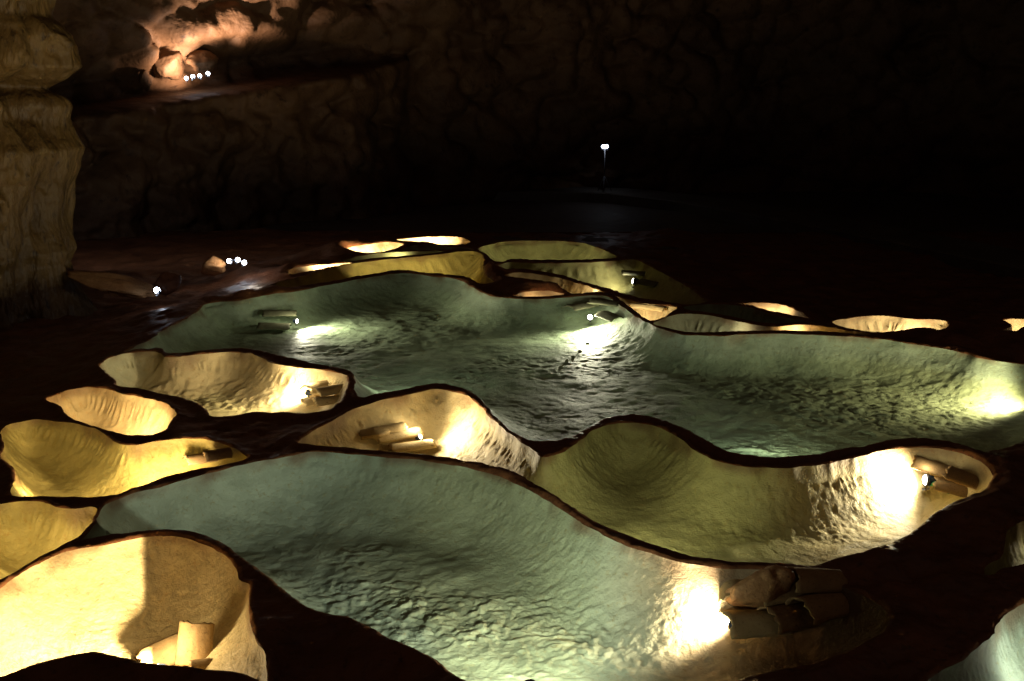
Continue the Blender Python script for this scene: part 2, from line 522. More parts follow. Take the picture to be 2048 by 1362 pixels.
def signed(pts, T):
    """signed distance to the loops of a tree (positive inside) and the loop it belongs to"""
    if not isinstance(T, dict):
        T = make_tree([T])
    find = T['kd'].find
    ii = np.array([find((x, y, 0.0))[1] for x, y in np.asarray(pts).tolist()], int)
    best = np.full(len(pts), 1e9)
    sgn = np.zeros(len(pts))
    P = T['P']
    for a, b, seg in ((T['prev'][ii], ii, T['prev'][ii]), (ii, T['nxt'][ii], ii)):
        A, D = P[a], P[b] - P[a]
        t = np.clip(((pts - A) * D).sum(1) / ((D * D).sum(1) + 1e-15), 0, 1)
        r = pts - A - t[:, None] * D
        d = np.sqrt((r * r).sum(1))
        n = T['sn'][seg]
        nv = T['sn'][ii] + T['sn'][T['prev'][ii]]
        end = (t <= 0) | (t >= 1)
        sd = np.where(end, (r * nv).sum(1), (r * n).sum(1))
        m = d < best
        best = np.where(m, d, best)
        sgn = np.where(m, sd, sgn)
    out = np.where(sgn >= 0, best, -best)
    signed.who = T['who'][ii]
    return out


def resample(w, step):
    seg = np.sqrt(((np.roll(w, -1, 0) - w) ** 2).sum(1))
    n = np.maximum(1, np.ceil(seg / (step * w[:, 1])).astype(int))
    o = []
    m = len(w)
    for i in range(m):
        p, q = w[i], w[(i + 1) % m]
        for k in range(n[i]):
            o.append(p + (q - p) * k / n[i])
    return np.array(o)


def spline(w, sub=8):
    m = len(w)
    o = []
    for i in range(m):
        p0, p1, p2, p3 = w[i - 1], w[i], w[(i + 1) % m], w[(i + 2) % m]
        d0, d1, d2 = [max(1e-4, np.linalg.norm(x) ** 0.5) for x in (p1 - p0, p2 - p1, p3 - p2)]
        t0, t1, t2, t3 = 0, d0, d0 + d1, d0 + d1 + d2
        for k in range(sub):
            t = t1 + (t2 - t1) * k / sub
            A1 = (t1 - t) / (t1 - t0) * p0 + (t - t0) / (t1 - t0) * p1
            A2 = (t2 - t) / (t2 - t1) * p1 + (t - t1) / (t2 - t1) * p2
            A3 = (t3 - t) / (t3 - t2) * p2 + (t - t2) / (t3 - t2) * p3
            B1 = (t2 - t) / (t2 - t0) * A1 + (t - t0) / (t2 - t0) * A2
            B2 = (t3 - t) / (t3 - t1) * A2 + (t - t1) / (t3 - t1) * A3
            o.append((t2 - t) / (t2 - t1) * B1 + (t - t1) / (t2 - t1) * B2)
    return np.array(o)


def area2(w):
    return (w[:, 0] * np.roll(w[:, 1], -1) - np.roll(w[:, 0], -1) * w[:, 1]).sum()


STEP = 0.0022                                      # mesh spacing per metre of distance
for k, P in POOLS.items():
    w = np.array([pix(*p)[:2] for p in P['px']])
    if area2(w) < 0:
        w = w[::-1]
    w = spline(w)
    w = resample(w, STEP)
    q = v3(w)
    jag = np.column_stack([fbm(q, 6.0, 3, 51), fbm(q, 6.0, 3, 52)]) * 0.011 + np.column_stack([fbm(q, 26.0, 2, 53), fbm(q, 26.0, 2, 54)]) * 0.005
    P['out'] = w + jag * np.clip(w[:, 1:2] / 9.0, 0.7, 1.4)
# keep a rim between neighbours
keys = list(POOLS)
areas = {k: abs(area2(POOLS[k]['out'])) for k in keys}
for it in range(2):
    for k in sorted(keys, key=lambda q: areas[q]):
        w = POOLS[k]['out']
        for j in keys:
            if j == k:
                continue
            o = POOLS[j]['out']
            if w[:, 0].max() + .2 < o[:, 0].min() or o[:, 0].max() + .2 < w[:, 0].min() or w[:, 1].max() + .2 < o[:, 1].min() or o[:, 1].max() + .2 < w[:, 1].min():
                continue
            gap = 0.0022 * w[:, 1]
            o = make_tree([o])
            s = signed(w, o)
            bad = s > -gap
            if bad.any():
                p = w[bad]
                e = 0.004
                gx = (signed(p + [e, 0], o) - signed(p - [e, 0], o)) / (2 * e)
                gy = (signed(p + [0, e], o) - signed(p - [0, e], o)) / (2 * e)
                g = np.column_stack([gx, gy])
                g /= np.linalg.norm(g, axis=1)[:, None] + 1e-9
                w[bad] = p - g * (s[bad] + gap[bad])[:, None]
    for k in keys:
        w = POOLS[k]['out']
        POOLS[k]['out'] = 0.5 * w + 0.25 * (np.roll(w, 1, 0) + np.roll(w, -1, 0))


def normals2(w):
    t = np.roll(w, -1, 0) - np.roll(w, 1, 0)
    t /= np.linalg.norm(t, axis=1)[:, None] + 1e-9
    return np.column_stack([-t[:, 1], t[:, 0]])     # inward for a counter-clockwise loop


def scatter(x0, x1, y0, y1, step):
    """points with spacing growing with distance"""
    o = []
    y = y0
    while y < y1:
        s = step * y
        n = int((x1 - x0) / s) + 1
        xs = x0 + (np.arange(n) + rng.random()) * s
        r = np.column_stack([xs, np.full(n, y)]) + (rng.random((n, 2)) - 0.5) * s * 0.5
        o.append(r)
        y += s * 0.88
    return np.concatenate(o)


def cdt(pts, loops):
    edges = []
    for (s, n) in loops:
        edges += [(s + i, s + (i + 1) % n) for i in range(n)]
    r = delaunay_2d_cdt([Vector(p) for p in pts.tolist()], edges, [], 0, 1e-6, False)
    return np.array([(v.x, v.y) for v in r[0]]), np.array([f for f in r[2] if len(f) == 3], int)


def mesh_smooth(val, faces, fixed, iters):
    e = np.concatenate([faces[:, [0, 1]], faces[:, [1, 2]], faces[:, [2, 0]]])
    e = np.unique(np.sort(e, 1), axis=0)
    n = len(val)
    cnt = np.bincount(e.ravel(), minlength=n).astype(float)
    cnt[cnt == 0] = 1
    v = val.copy()
    for _ in range(iters):
        s = np.bincount(e[:, 0], v[e[:, 1]], n) + np.bincount(e[:, 1], v[e[:, 0]], n)
        v = np.where(fixed, val, 0.35 * v + 0.65 * s / cnt)
    return v


for k, P in POOLS.items():
    w = P['out']
    T = make_tree([w])
    nrm = normals2(w)
    pts = [w]
    dist = w[:, 1:2]
    d_last = 0
    for r in (0.0006, 0.0015, 0.0028, 0.0044, 0.0062, 0.0082):
        d = r * dist
        p = w + nrm * d
        s = signed(p, T)
        ok = s > 0.85 * d[:, 0]
        pts.append(p[ok])
    x0, y0 = w.min(0)
    x1, y1 = w.max(0)
    xl, xh = max(x0, -0.53 * y1), min(x1, 0.53 * y1)
    g = scatter(xl, xh, y0, y1, STEP)
    g = g[signed(g, T) > 0.0095 * g[:, 1]]
    pts.append(g)
    allp = np.concatenate(pts)
    vv, ff = cdt(allp, [(0, len(w))])
    ce = vv[ff].mean(1)
    sd = signed(ce, T)
    ff = ff[sd > 0]
    d = np.maximum(signed(vv, T), 0)
    onb = d < 1e-5
    dm = d.max()
    wd = min(P['width'], 0.85 * dm)
    dep = min(P['depth'], 0.95 * dm + 0.1)
    q = v3(vv)
    wn = wd * (1 + 0.22 * fbm(q, 0.9, 2, 60))
    ws = w.copy()                                  # walls follow the smoothed outline, only the lip follows its nicks
    for _ in range(70):
        ws = 0.4 * ws + 0.3 * (np.roll(ws, 1, 0) + np.roll(ws, -1, 0))
    d2 = np.maximum(signed(vv, make_tree([ws])), 0)
    lipw = np.exp(-(d / 0.05) ** 2)
    de = np.minimum(d * lipw + d2 * (1 - lipw), d + 0.05)
    x = np.clip(de / wn, 0, 1)
    prof = (1 - (1 - x) ** 2.2) ** 0.78
    h = mesh_smooth(prof, ff, d < 0.06 * dm, 45 if k == 'G' else 16)
    floor = np.clip((h - 0.55) / 0.4, 0, 1)
    z = -dep * h
    fade = np.clip(d / 0.06, 0, 1)
    z += fade * 0.012 * fbm(q, 2.2, 3, 61)
    z += fade * 0.0035 * fbm(q, 11.0, 3, 62)
    if P['clump'] >= 0.0033:
        cl = np.abs(fbm(q + 0.05 * fbm(q, 5.0, 2, 66)[:, None], P['cfreq'], 4, 63, 0.6)) * 2.2 - 0.7
        patch = np.clip(0.5 + 1.3 * fbm(q, 0.9, 3, 64), 0.0, 1.3)
        z += floor * patch * P['clump'] * cl * 1.4
    z[onb] = 0
    z += np.where(onb, 0.006 * fbm(q, 5.0, 2, 65), 0)
    P['dep'] = dep
    org = np.array([*w.mean(0), 0.0])
    V = np.column_stack([vv, z])
    P['V'] = V
    root = thing('rimstone_pool', P['label'], 'pool', org, group='rimstone pools of the terrace')
    P['root'] = root
    P['org'] = org
    bo = new_mesh('basin', V, ff, M['calcite'], root, org)
    ca = bo.data.color_attributes.new('deposit', 'FLOAT_COLOR', 'POINT')
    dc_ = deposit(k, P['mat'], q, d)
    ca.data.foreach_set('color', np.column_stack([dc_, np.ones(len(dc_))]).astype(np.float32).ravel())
    if P['water'] is not None:
        zl = P['water']
        m = (z[ff] < zl + 0.05).any(1)
        wf = ff[m]
        used = np.unique(wf)
        mp = np.full(len(vv), -1)
        mp[used] = np.arange(len(used))
        new_mesh('water', np.column_stack([vv[used], np.full(len(used), zl)]), mp[wf], M[P['wmat']], root, org)


def surf(key, x, y):
    V = POOLS[key]['V']
    i = ((V[:, 0] - x) ** 2 + (V[:, 1] - y) ** 2).argmin()
    return V[i, 2]


def on_basin(key, px, py):
    """first point of the basin that the pixel's line of sight meets"""
    V = POOLS[key]['V']
    for z in np.linspace(0.0, -0.62, 120):
        p = pix(px, py, z)
        i = ((V[:, 0] - p[0]) ** 2 + (V[:, 1] - p[1]) ** 2).argmin()
        if V[i, 2] > z:
            return p
    return pix(px, py, -0.3)


# ------------------------------------------------------------------ ground between the pools, with each pool's rim
RIDGES = [  # brown flowstone swells: (pixel line, half width m, height m)
    ([(350, 575), (430, 560), (520, 548), (600, 530), (680, 515)], 0.55, 0.10),
    ([(500, 522), (560, 503), (640, 496), (690, 497)], 0.45, 0.12),
    ([(430, 597), (480, 592), (540, 580)], 0.25, 0.06),
    ([(970, 540), (985, 560), (1050, 572), (1100, 580)], 0.35, 0.14),
    ([(1480, 1135), (1650, 1115), (1800, 1085), (1950, 1010), (2040, 930)], 0.45, 0.03),
    ([(1500, 1362), (1700, 1320), (1850, 1250), (1960, 1180)], 0.4, 0.05),
    ([(0, 660), (120, 640), (250, 620), (330, 600)], 0.9, 0.10),
]
w_all = [POOLS[k]['out'] for k in keys]


def ground_z(q2, d):
    q = v3(q2)
    lip = 0.012 * np.exp(-((d - 0.03) / 0.03) ** 2) * np.clip(d / 0.01, 0, 1)
    z = lip - 0.42 * (1 - np.exp(-(d / 1.25) ** 1.6))
    wd = np.clip(d / 0.15, 0, 1)
    z += wd * (0.06 * fbm(q, 0.8, 4, 71) + 0.02 * fbm(q, 4.0, 3, 72))
    z += np.clip(d / 0.02, 0, 1) * 0.008 * fbm(q, 12.0, 3, 73)
    for line, hw, h in RIDGES:
        L = np.array([pix(*p)[:2] for p in line])
        dd = np.full(len(q2), 99.0)
        for a, b in zip(L[:-1], L[1:]):
            ab = b - a
            t = np.clip(((q2 - a) @ ab) / (ab @ ab), 0, 1)
            dd = np.minimum(dd, np.linalg.norm(q2 - a - t[:, None] * ab, axis=1))
        z += np.clip(d / 0.12, 0, 1) * h * np.exp(-(dd / hw) ** 2)
    return z


loops, pts, s = [], [], 0
for w in w_all:
    loops.append((s, len(w)))
    pts.append(w)
    s += len(w)
extra = []
for w in w_all:
    nrm = normals2(w)
    for r in (0.0008, 0.002, 0.0036, 0.006):
        dd = r * w[:, 1:2]
        extra.append((w - nrm * dd, dd[:, 0]))
ex = np.concatenate([e[0] for e in extra])
exd = np.concatenate([e[1] for e in extra])


T_all = make_tree(w_all)


def outside(p):
    d = -signed(p, T_all)
    return d, signed.who


do, _ = outside(ex)
ex = ex[do > 0.8 * exd]
g = scatter(-13, 13, 4.6, 26.0, 0.0042)
g = g[np.abs(g[:, 0]) < 0.56 * g[:, 1] + 0.8]
do, _ = outside(g)
g = g[do > 0.0075 * g[:, 1]]
allp = np.concatenate(pts + [ex, g])
vv, ff = cdt(allp, loops)
dv, _ = outside(vv)
ce = vv[ff].mean(1)
dc, who = outside(ce)
keep = dc > 0
ff, dc, who, ce = ff[keep], dc[keep], who[keep], ce[keep]
dv = np.maximum(dv, 0)
z = ground_z(vv, dv)
onb = dv < 1e-5
z = np.where(onb, 0.006 * fbm(v3(vv), 5.0, 2, 65), z)
V = np.column_stack([vv, z])
rim = dc < 0.0050 * ce[:, 1]


def sub_mesh(name, faces, mat, parent=None, org=(0, 0, 0)):
    used = np.unique(faces)
    mp = np.full(len(V), -1)
    mp[used] = np.arange(len(used))
    return new_mesh(name, V[used], mp[faces], mat, parent, org)


gr = sub_mesh('ground', ff[~rim], M['clay'])
gr['kind'] = 'structure'
for i, k in enumerate(keys):
    fk = ff[rim & (who == i)]
    if len(fk):
        sub_mesh('rim', fk, M['rimclay'], POOLS[k]['root'], POOLS[k]['org'])

# cave floor beyond the terrace
FLOOR_Z = -0.42
nx, ny = 160, 120
xs = np.linspace(-40, 40, nx)
ys = np.linspace(-4, 44, ny)
X, Y = np.meshgrid(xs, ys)
p2 = np.column_stack([X.ravel(), Y.ravel()])
zz = FLOOR_Z - 0.12 + 0.10 * fbm(v3(p2), 0.25, 4, 81)
zz -= np.where(p2[:, 1] < 22, 0.35, 0)
fl = [(j * nx + i, j * nx + i + 1, (j + 1) * nx + i + 1, (j + 1) * nx + i) for j in range(ny - 1) for i in range(nx - 1)]
o = new_mesh('cave_floor', np.column_stack([p2, zz]), fl, M['floor'])
o['kind'] = 'structure'

# ------------------------------------------------------------------ cave wall and vault
plan = np.array([(-30, 4), (-24, 12), (-17, 21), (-12.5, 26.5), (-7, 31), (2, 36), (12, 37), (24, 32), (34, 20), (38, 6)], float)
t = np.linspace(0, len(plan) - 1.001, 1000)
pl = []
for q in t:
    i = int(q)
    f = q - i
    p0, p1, p2_, p3 = plan[max(i - 1, 0)], plan[i], plan[i + 1], plan[min(i + 2, len(plan) - 1)]
    pl.append(0.5 * (2 * p1 + (p2_ - p0) * f + (2 * p0 - 5 * p1 + 4 * p2_ - p3) * f * f + (3 * p1 - p0 - 3 * p2_ + p3) * f ** 3))
pl = np.array(pl)
tn = np.gradient(pl, axis=0)
tn /= np.linalg.norm(tn, axis=1)[:, None]
nn = np.column_stack([tn[:, 1], -tn[:, 0]])                     # towards the hall
rows_z = np.concatenate([np.linspace(-1.2, 7.0, 130), np.linspace(7.2, 9.5, 12)])
grid = []
for rz in rows_z:
    lean = 0.10 * max(0, rz - 2.5) ** 1.25
    c = pl + nn * lean
    grid.append(np.column_stack([c, np.full(len(c), rz)]))
for k in range(1, 22):                                          # vault curving over the hall
    a = k / 21 * math.pi / 2
    off = 1.1 + 16 * math.sin(a)
    c = pl + nn * off
    c[:, 1] = np.minimum(c[:, 1], 40)
    grid.append(np.column_stack([c, np.full(len(c), 9.5 + 2.2 * (1 - math.cos(a)) + 1.2 * math.sin(a))]))
G = np.array(grid)
nr, nc = G.shape[:2]
flat = G.reshape(-1, 3)
f1, f2 = worley(flat / [0.8, 0.8, 0.62] + 0.35 * fbm(flat, 0.8, 2, 90)[:, None], 91)
b1, b2 = worley(flat / [2.6, 2.6, 1.9], 92)
dsp = 0.75 * np.sqrt(np.clip(1 - (f1 / 0.95) ** 2, 0, 1)) + 0.75 * np.sqrt(np.clip(1 - b1 ** 2, 0, 1)) + 0.35 * fbm(flat, 0.35, 4, 93) + 0.05 * fbm(flat, 3.0, 3, 94)
# rock ledge that carries the lamp cluster
xx, zz_ = flat[:, 0], flat[:, 2]
top = 2.98 + 0.16 * (xx + 7.7)
win = np.clip((xx + 15) / 2, 0, 1) * np.clip((-3.5 - xx) / 2.5, 0, 1)
low = np.clip((top - zz_) / 0.10 + 0.5, 0, 1)
dsp = dsp + win * low * (2.1 + 0.25 * fbm(flat, 1.2, 3, 95)) - 0.8 * win * np.clip(1 - np.abs(zz_ - top - 0.55) / 0.7, 0, 1)
nrm3 = np.tile(np.column_stack([nn, np.zeros(nc)]), (nr, 1))
k0 = len(rows_z)
for r in range(k0, nr):
    a = (r - k0 + 1) / 21 * math.pi / 2
    sl = slice(r * nc, (r + 1) * nc)
    nrm3[sl] = np.column_stack([nn * math.cos(a), np.full(nc, -math.sin(a))])
flat = flat + nrm3 * dsp[:, None]
fc = [(r * nc + c, r * nc + c + 1, (r + 1) * nc + c + 1, (r + 1) * nc + c) for r in range(nr - 1) for c in range(nc - 1)]
o = new_mesh('cave_wall', flat, fc, M['wall'])
o['kind'] = 'structure'

# ------------------------------------------------------------------ stone column at the left
CY = 16.6
sil = [(-60, 150), (0, 112), (30, 112), (50, 138), (70, 154), (100, 160), (135, 166), (148, 145), (165, 132), (185, 138), (215, 147), (240, 140), (270, 148),
       (300, 164), (330, 152), (380, 146), (440, 136), (480, 140), (505, 150), (530, 143), (560, 152), (600, 175), (650, 215)]
sz = np.array([pixd(0, a, CY)[2] for a, b in sil])[::-1]
sx = np.array([pixd(b, a, CY)[0] for a, b in sil])[::-1]
cz = np.linspace(-0.7, sz.max() + 2.5, 230)
ex_ = np.interp(cz, sz, sx) - 0.26
cx0 = -9.15
nth = 260
th = np.linspace(0, 2 * math.pi, nth, endpoint=False)
Z, TH = np.meshgrid(cz, th, indexing='ij')
edge = np.exp(-(np.minimum(TH, 2 * math.pi - TH) / 0.75) ** 2)
R = (ex_ - cx0)[:, None] * edge + 2.15 * (1 - edge)
zg = pixd(0, 178, CY)[2]
q = np.column_stack([np.cos(TH).ravel() * 1.9, np.sin(TH).ravel() * 1.9, Z.ravel()])
flute = ridged(q * [1, 1, 0.13] + 0.25 * fbm(q, 0.7, 2, 104)[:, None], 1.5, 3, 101) * 0.40 + 0.20 * fbm(q * [1, 1, 0.6], 1.1, 3, 102) + 0.05 * fbm(q, 5, 3, 103)
flute = flute.reshape(R.shape)
front = np.clip(-np.sin(TH) * 1.5, 0, 1)                          # faces the camera
R = R + (flute - 0.22) * (0.30 + 0.70 * front)
R = R - 0.28 * np.exp(-((Z - zg + 0.03 * np.sin(TH * 5)) / 0.10) ** 2)
R = R + 0.30 * np.exp(-((Z - zg - 0.45) / 0.30) ** 2) * front
Vc = np.column_stack([(cx0 + R * np.cos(TH)).ravel(), (CY + 0.2 + R * np.sin(TH) * 0.8).ravel(), Z.ravel()])
fc = [(r * nth + c, r * nth + (c + 1) % nth, (r + 1) * nth + (c + 1) % nth, (r + 1) * nth + c) for r in range(len(cz) - 1) for c in range(nth)]
o = new_mesh('stone_column', Vc, fc, M['column'], None, (cx0, CY, -0.5))
tag(o, 'massive fluted yellow-brown stone column cut by the left edge', 'column')


# ------------------------------------------------------------------ rocks, tiles
def rock_mesh(seed, size, sub=4, ang=0.35):
    import bmesh
    bm = bmesh.new()
    bmesh.ops.create_icosphere(bm, subdivisions=sub, radius=1.0)
    v = np.array([x.co[:] for x in bm.verts])
    fcs = [[x.index for x in f.verts] for f in bm.faces]
    bm.free()
    r = 1 + ang * fbm(v, 0.9, 2, seed) + 0.10 * fbm(v, 3.0, 3, seed + 3)
    # facet with a few random cuts
    rs = np.random.default_rng(seed)
    v = v * r[:, None]
    for _ in range(9):
        n = rs.normal(size=3)
        n /= np.linalg.norm(n)
        cut = rs.uniform(0.6, 0.9)
        dd = v @ n - cut
        v = v - np.where(dd > 0, dd * 0.75, 0)[:, None] * n
    v = v + 0.03 * np.column_stack([fbm(v, 6, 3, seed + s) for s in (11, 12, 13)])
    return v * np.asarray(size), fcs


def rock(name, label, cat, loc, size, seed, mat, rot=(0, 0, 0), group=None):
    v, f = rock_mesh(seed, size)
    R3 = np.array(Euler(rot).to_matrix())
    v = v @ R3.T
    o = new_mesh(name, v, f, mat)
    o.location = tuple(float(t) for t in loc)
    return tag(o, label, cat, group)


def tile_mesh(L, r0, r1, arc, th, seed):
    nu, nv = 14, 12
    rs = np.random.default_rng(seed)
    lay = []
    chip = rs.uniform(-0.02, 0.02, nv + 1)
    for side in (0, 1):
        rr = -th * side
        for i in range(nu + 1):
            for j in range(nv + 1):
                a = -arc / 2 + arc * j / nv
                rad = r0 + (r1 - r0) * i / nu + rr
                x = -L / 2 + L * i / nu
                if i == 0:
                    x += chip[j]
                if i == nu:
                    x -= abs(chip[-j - 1])
                lay.append((x, rad * math.sin(a), rad * math.cos(a) - (r0 + r1) / 2 * math.cos(arc / 2)))
    v = np.array(lay)
    v += 0.003 * np.column_stack([fbm(v, 14, 2, seed + s) for s in (1, 2, 3)])
    n1 = (nu + 1) * (nv + 1)
    f = []
    idx = lambda s, i, j: s * n1 + i * (nv + 1) + j
    for i in range(nu):
        for j in range(nv):
            f.append((idx(0, i, j), idx(0, i + 1, j), idx(0, i + 1, j + 1), idx(0, i, j + 1)))
            f.append((idx(1, i, j), idx(1, i, j + 1), idx(1, i + 1, j + 1), idx(1, i + 1, j)))
    for i in range(nu):
        f.append((idx(0, i, 0), idx(1, i, 0), idx(1, i + 1, 0), idx(0, i + 1, 0)))
        f.append((idx(0, i, nv), idx(0, i + 1, nv), idx(1, i + 1, nv), idx(1, i, nv)))
    for j in range(nv):
        f.append((idx(0, 0, j), idx(0, 0, j + 1), idx(1, 0, j + 1), idx(1, 0, j)))
        f.append((idx(0, nu, j), idx(1, nu, j), idx(1, nu, j + 1), idx(0, nu, j + 1)))
    return v, f


_tn = [0]


def tile(key, px, py, up, yaw, pitch=0, roll=0, L=0.36, r=(0.10, 0.085), arc=150, mat='tile', label='', group=None):
    _tn[0] += 1
    v, f = tile_mesh(L, r[0], r[1], math.radians(arc), 0.014, 300 + _tn[0])
    o = new_mesh('roof_tile', v, f, M[mat], None, (0, 0, 0))
    me = o.data
    e = [ed for ed in ()]
    p = on_basin(key, px, py)
    o.location = (float(p[0]), float(p[1]), float(p[2] + up))
    o.rotation_euler = (math.radians(roll), math.radians(pitch), math.radians(yaw))
    return tag(o, label, 'roof tile', group)


gA = 'tiles and stones hiding the front pool lamp'
tile('A', 1512, 1262, 0.03, 8, 0, 0, 0.42, (0.15, 0.135), 150, 'tile', 'nearest long roof tile of the front pool pile, its open end over the glare', gA)
tile('A', 1470, 1205, 0.06, 80, -8, 0, 0.24, (0.13, 0.12), 120, 'tile', 'short roof tile standing crosswise behind the big rock of the front pile', gA)
tile('A', 1585, 1252, 0.05, 22, 0, 0, 0.40, (0.15, 0.135), 150, 'darktile', 'second roof tile along the near row of the front pool pile', gA)
tile('A', 1648, 1232, 0.05, 24, 0, 0, 0.40, (0.15, 0.135), 150, 'darktile', 'last roof tile along the near row of the front pool pile', gA)
tile('A', 1565, 1205, 0.06, 12, 0, 0, 0.40, (0.14, 0.125), 150, 'darktile', 'dark roof tile right behind the big rock in the front pool pile', gA)
tile('A', 1630, 1190, 0.08, 10, 5, 0, 0.36, (0.14, 0.125), 150, 'darktile', 'uppermost dark roof tile at the back of the front pool pile', gA)
p = on_basin('A', 1510, 1225)
rock('rock', 'big angular brown rock on top of the front pool tile pile', 'rock', (p[0], p[1] - 0.02, p[2] + 0.17), (0.18, 0.11, 0.22), 21, M['rock'],
     (0.5, 0.35, 0.3), gA)

gB = 'tiles in the glaring corner pool'
tile('B', 326, 1326, 0.06, 14, -24, 30, 0.27, (0.22, 0.20), 62, 'darktile', 'low leaning roof tile at the near rim of the corner pool, left of the holed one', gB)
tile('B', 392, 1316, 0.10, 82, -68, 0, 0.28, (0.20, 0.19), 74, 'darktile', 'upright roof tile with a chipped hole in the corner pool', gB)
tile('B', 402, 1336, 0.02, 20, 0, 0, 0.12, (0.07, 0.06), 120, 'darktile', 'small tile shard under the upright tile in the corner pool', gB)

gG = 'tiles in the left bay of the winding pool'
tile('G', 795, 888, 0.07, 33, 0, 0, 0.52, (0.09, 0.09), 150, 'tile', 'middle of three parallel roof tiles in the glaring left bay', gG)
tile('G', 765, 879, 0.07, 33, 0, 0, 0.52, (0.09, 0.09), 150, 'tile', 'rear of three parallel roof tiles in the glaring left bay', gG)
tile('G', 825, 906, 0.05, 22, 0, 0, 0.46, (0.09, 0.09), 150, 'tile', 'nearest of three parallel roof tiles in the glaring left bay, partly behind the rim', gG)
p = on_basin('G', 752, 876)
rock('rock', 'flat pale stone behind the three parallel tiles in the glaring bay', 'rock', (p[0], p[1], p[2] + 0.06), (0.17, 0.10, 0.06), 24, M['tile'], (0, 0, 0.5), gG)

gR = 'tiles over the lamp in the right bay of the winding pool'
tile('G', 1862, 958, 0.10, -35, 5, 0, 0.30, (0.19, 0.17), 95, 'darktile', 'left roof tile roofing the right bay lamp of the winding pool', gR)
tile('G', 1895, 968, 0.10, -35, 5, 0, 0.30, (0.19, 0.17), 95, 'darktile', 'middle roof tile roofing the right bay lamp of the winding pool', gR)
tile('G', 1905, 990, 0.06, -30, 4, 0, 0.30, (0.19, 0.17), 95, 'darktile', 'nearest roof tile roofing the right bay lamp, beside the green cable', gR)
tile('G', 1930, 970, 0.05, -35, 8, 0, 0.30, (0.19, 0.17), 95, 'darktile', 'rightmost roof tile tucked against the wall of the right bay', gR)

gF = 'tiles hiding the lamp of the pale cream pool'
tile('F', 637, 790, 0.08, 50, 0, 0, 0.34, (0.11, 0.10), 140, 'tile', 'rear roof tile of the pile in the pale cream pool', gF)
tile('F', 662, 797, 0.07, 40, 0, 0, 0.38, (0.11, 0.10), 140, 'tile', 'middle roof tile of the pile in the pale cream pool', gF)
tile('F', 628, 812, 0.04, 35, 0, 0, 0.26, (0.10, 0.09), 140, 'tile', 'front dark roof tile of the pile in the pale cream pool, next to the glare', gF)
tile('F', 656, 812, 0.04, 25, 0, 0, 0.30, (0.10, 0.09), 140, 'tile', 'lowest roof tile of the pile in the pale cream pool, along the near rim', gF)

gD = 'tiles in the mustard-yellow pool'
tile('D', 412, 932, 0.06, 28, 0, 0, 0.36, (0.10, 0.09), 140, 'darktile', 'left dark roof tile in the tip of the mustard-yellow pool', gD)
tile('D', 448, 922, 0.05, 30, 0, 0, 0.34, (0.10, 0.09), 140, 'darktile', 'right dark roof tile in the tip of the mustard-yellow pool', gD)

gJ = 'tiles in the cream sliver pool'
tile('J', 1283, 622, 0.05, -8, 0, 0, 0.34, (0.10, 0.09), 140, 'tile', 'left roof tile in the cream sliver pool behind the biggest pool', gJ)
tile('J', 1312, 626, 0.05, -40, 0, 0, 0.34, (0.10, 0.09), 140, 'tile', 'right roof tile in the cream sliver pool behind the biggest pool', gJ)

gH = 'tiles over the lamps in the biggest pool'
tile('H', 1165, 632, 0.15, 30, -6, 0, 0.46, (0.30, 0.28), 62, 'crusttile', 'left flat tile roofing the right-hand lamp of the biggest pool', gH)
tile('H', 1210, 628, 0.17, -20, 0, 0, 0.44, (0.30, 0.28), 62, 'crusttile', 'upper tile roofing the right-hand lamp of the biggest pool', gH)
tile('H', 1222, 646, 0.08, -60, 0, 0, 0.40, (0.24, 0.22), 80, 'crusttile', 'right tile leaning beside the right-hand lamp of the biggest pool', gH)
tile('H', 560, 645, 0.13, 12, 0, 0, 0.50, (0.26, 0.24), 75, 'crusttile', 'upper tile roofing the left-hand lamp of the biggest pool', gH)
tile('H', 550, 662, 0.06, 5, 0, 0, 0.46, (0.24, 0.22), 80, 'crusttile', 'lower tile beside the left-hand lamp of the biggest pool', gH)
tile('I', 1268, 562, 0.12, -15, 0, 0, 0.42, (0.14, 0.13), 110, 'crusttile', 'tile roofing the lamp in the dim olive pool at the back', 'tiles over the olive pool lamp')
tile('I', 1300, 575, 0.05, -50, 0, 0, 0.42, (0.14, 0.13), 120, 'crusttile', 'tile lying right of the lamp in the dim olive pool at the back', 'tiles over the olive pool lamp')
for i, (px_, py_, nm) in enumerate([(1176, 688, 'nearest'), (1160, 704, 'second nearest'), (1148, 714, 'third nearest'), (1134, 722, 'fourth nearest'),
                                    (1122, 734, 'farthest')]):
    p = on_basin('H', px_, py_)
    rock('stone_chip', 'little dark stone chip on the biggest pool floor, ' + nm + ' to the right-hand lamp', 'stone', (p[0], p[1], p[2] + 0.006),
         (0.032 + 0.010 * (i % 3), 0.024, 0.016 + 0.005 * (i % 2)), 60 + i, M['crusttile'], (0.2 * i, 0.3, 0.9 * i), 'stone chips in the lamp beam')


# ------------------------------------------------------------------ lamps
def lathe(profile, n=20):
    v, f = [], []
    for (x, r) in profile:
        for k in range(n):
            a = 2 * math.pi * k / n
            v.append((x, r * math.cos(a), r * math.sin(a)))
    m = len(profile)
    for i in range(m - 1):
        for k in range(n):
            f.append((i * n + k, i * n + (k + 1) % n, (i + 1) * n + (k + 1) % n, (i + 1) * n + k))
    return v, f


def look_rot(d):
    return Vector(d).to_track_quat('X', 'Z').to_euler()


BODY = LENS = RING = BRACK = None


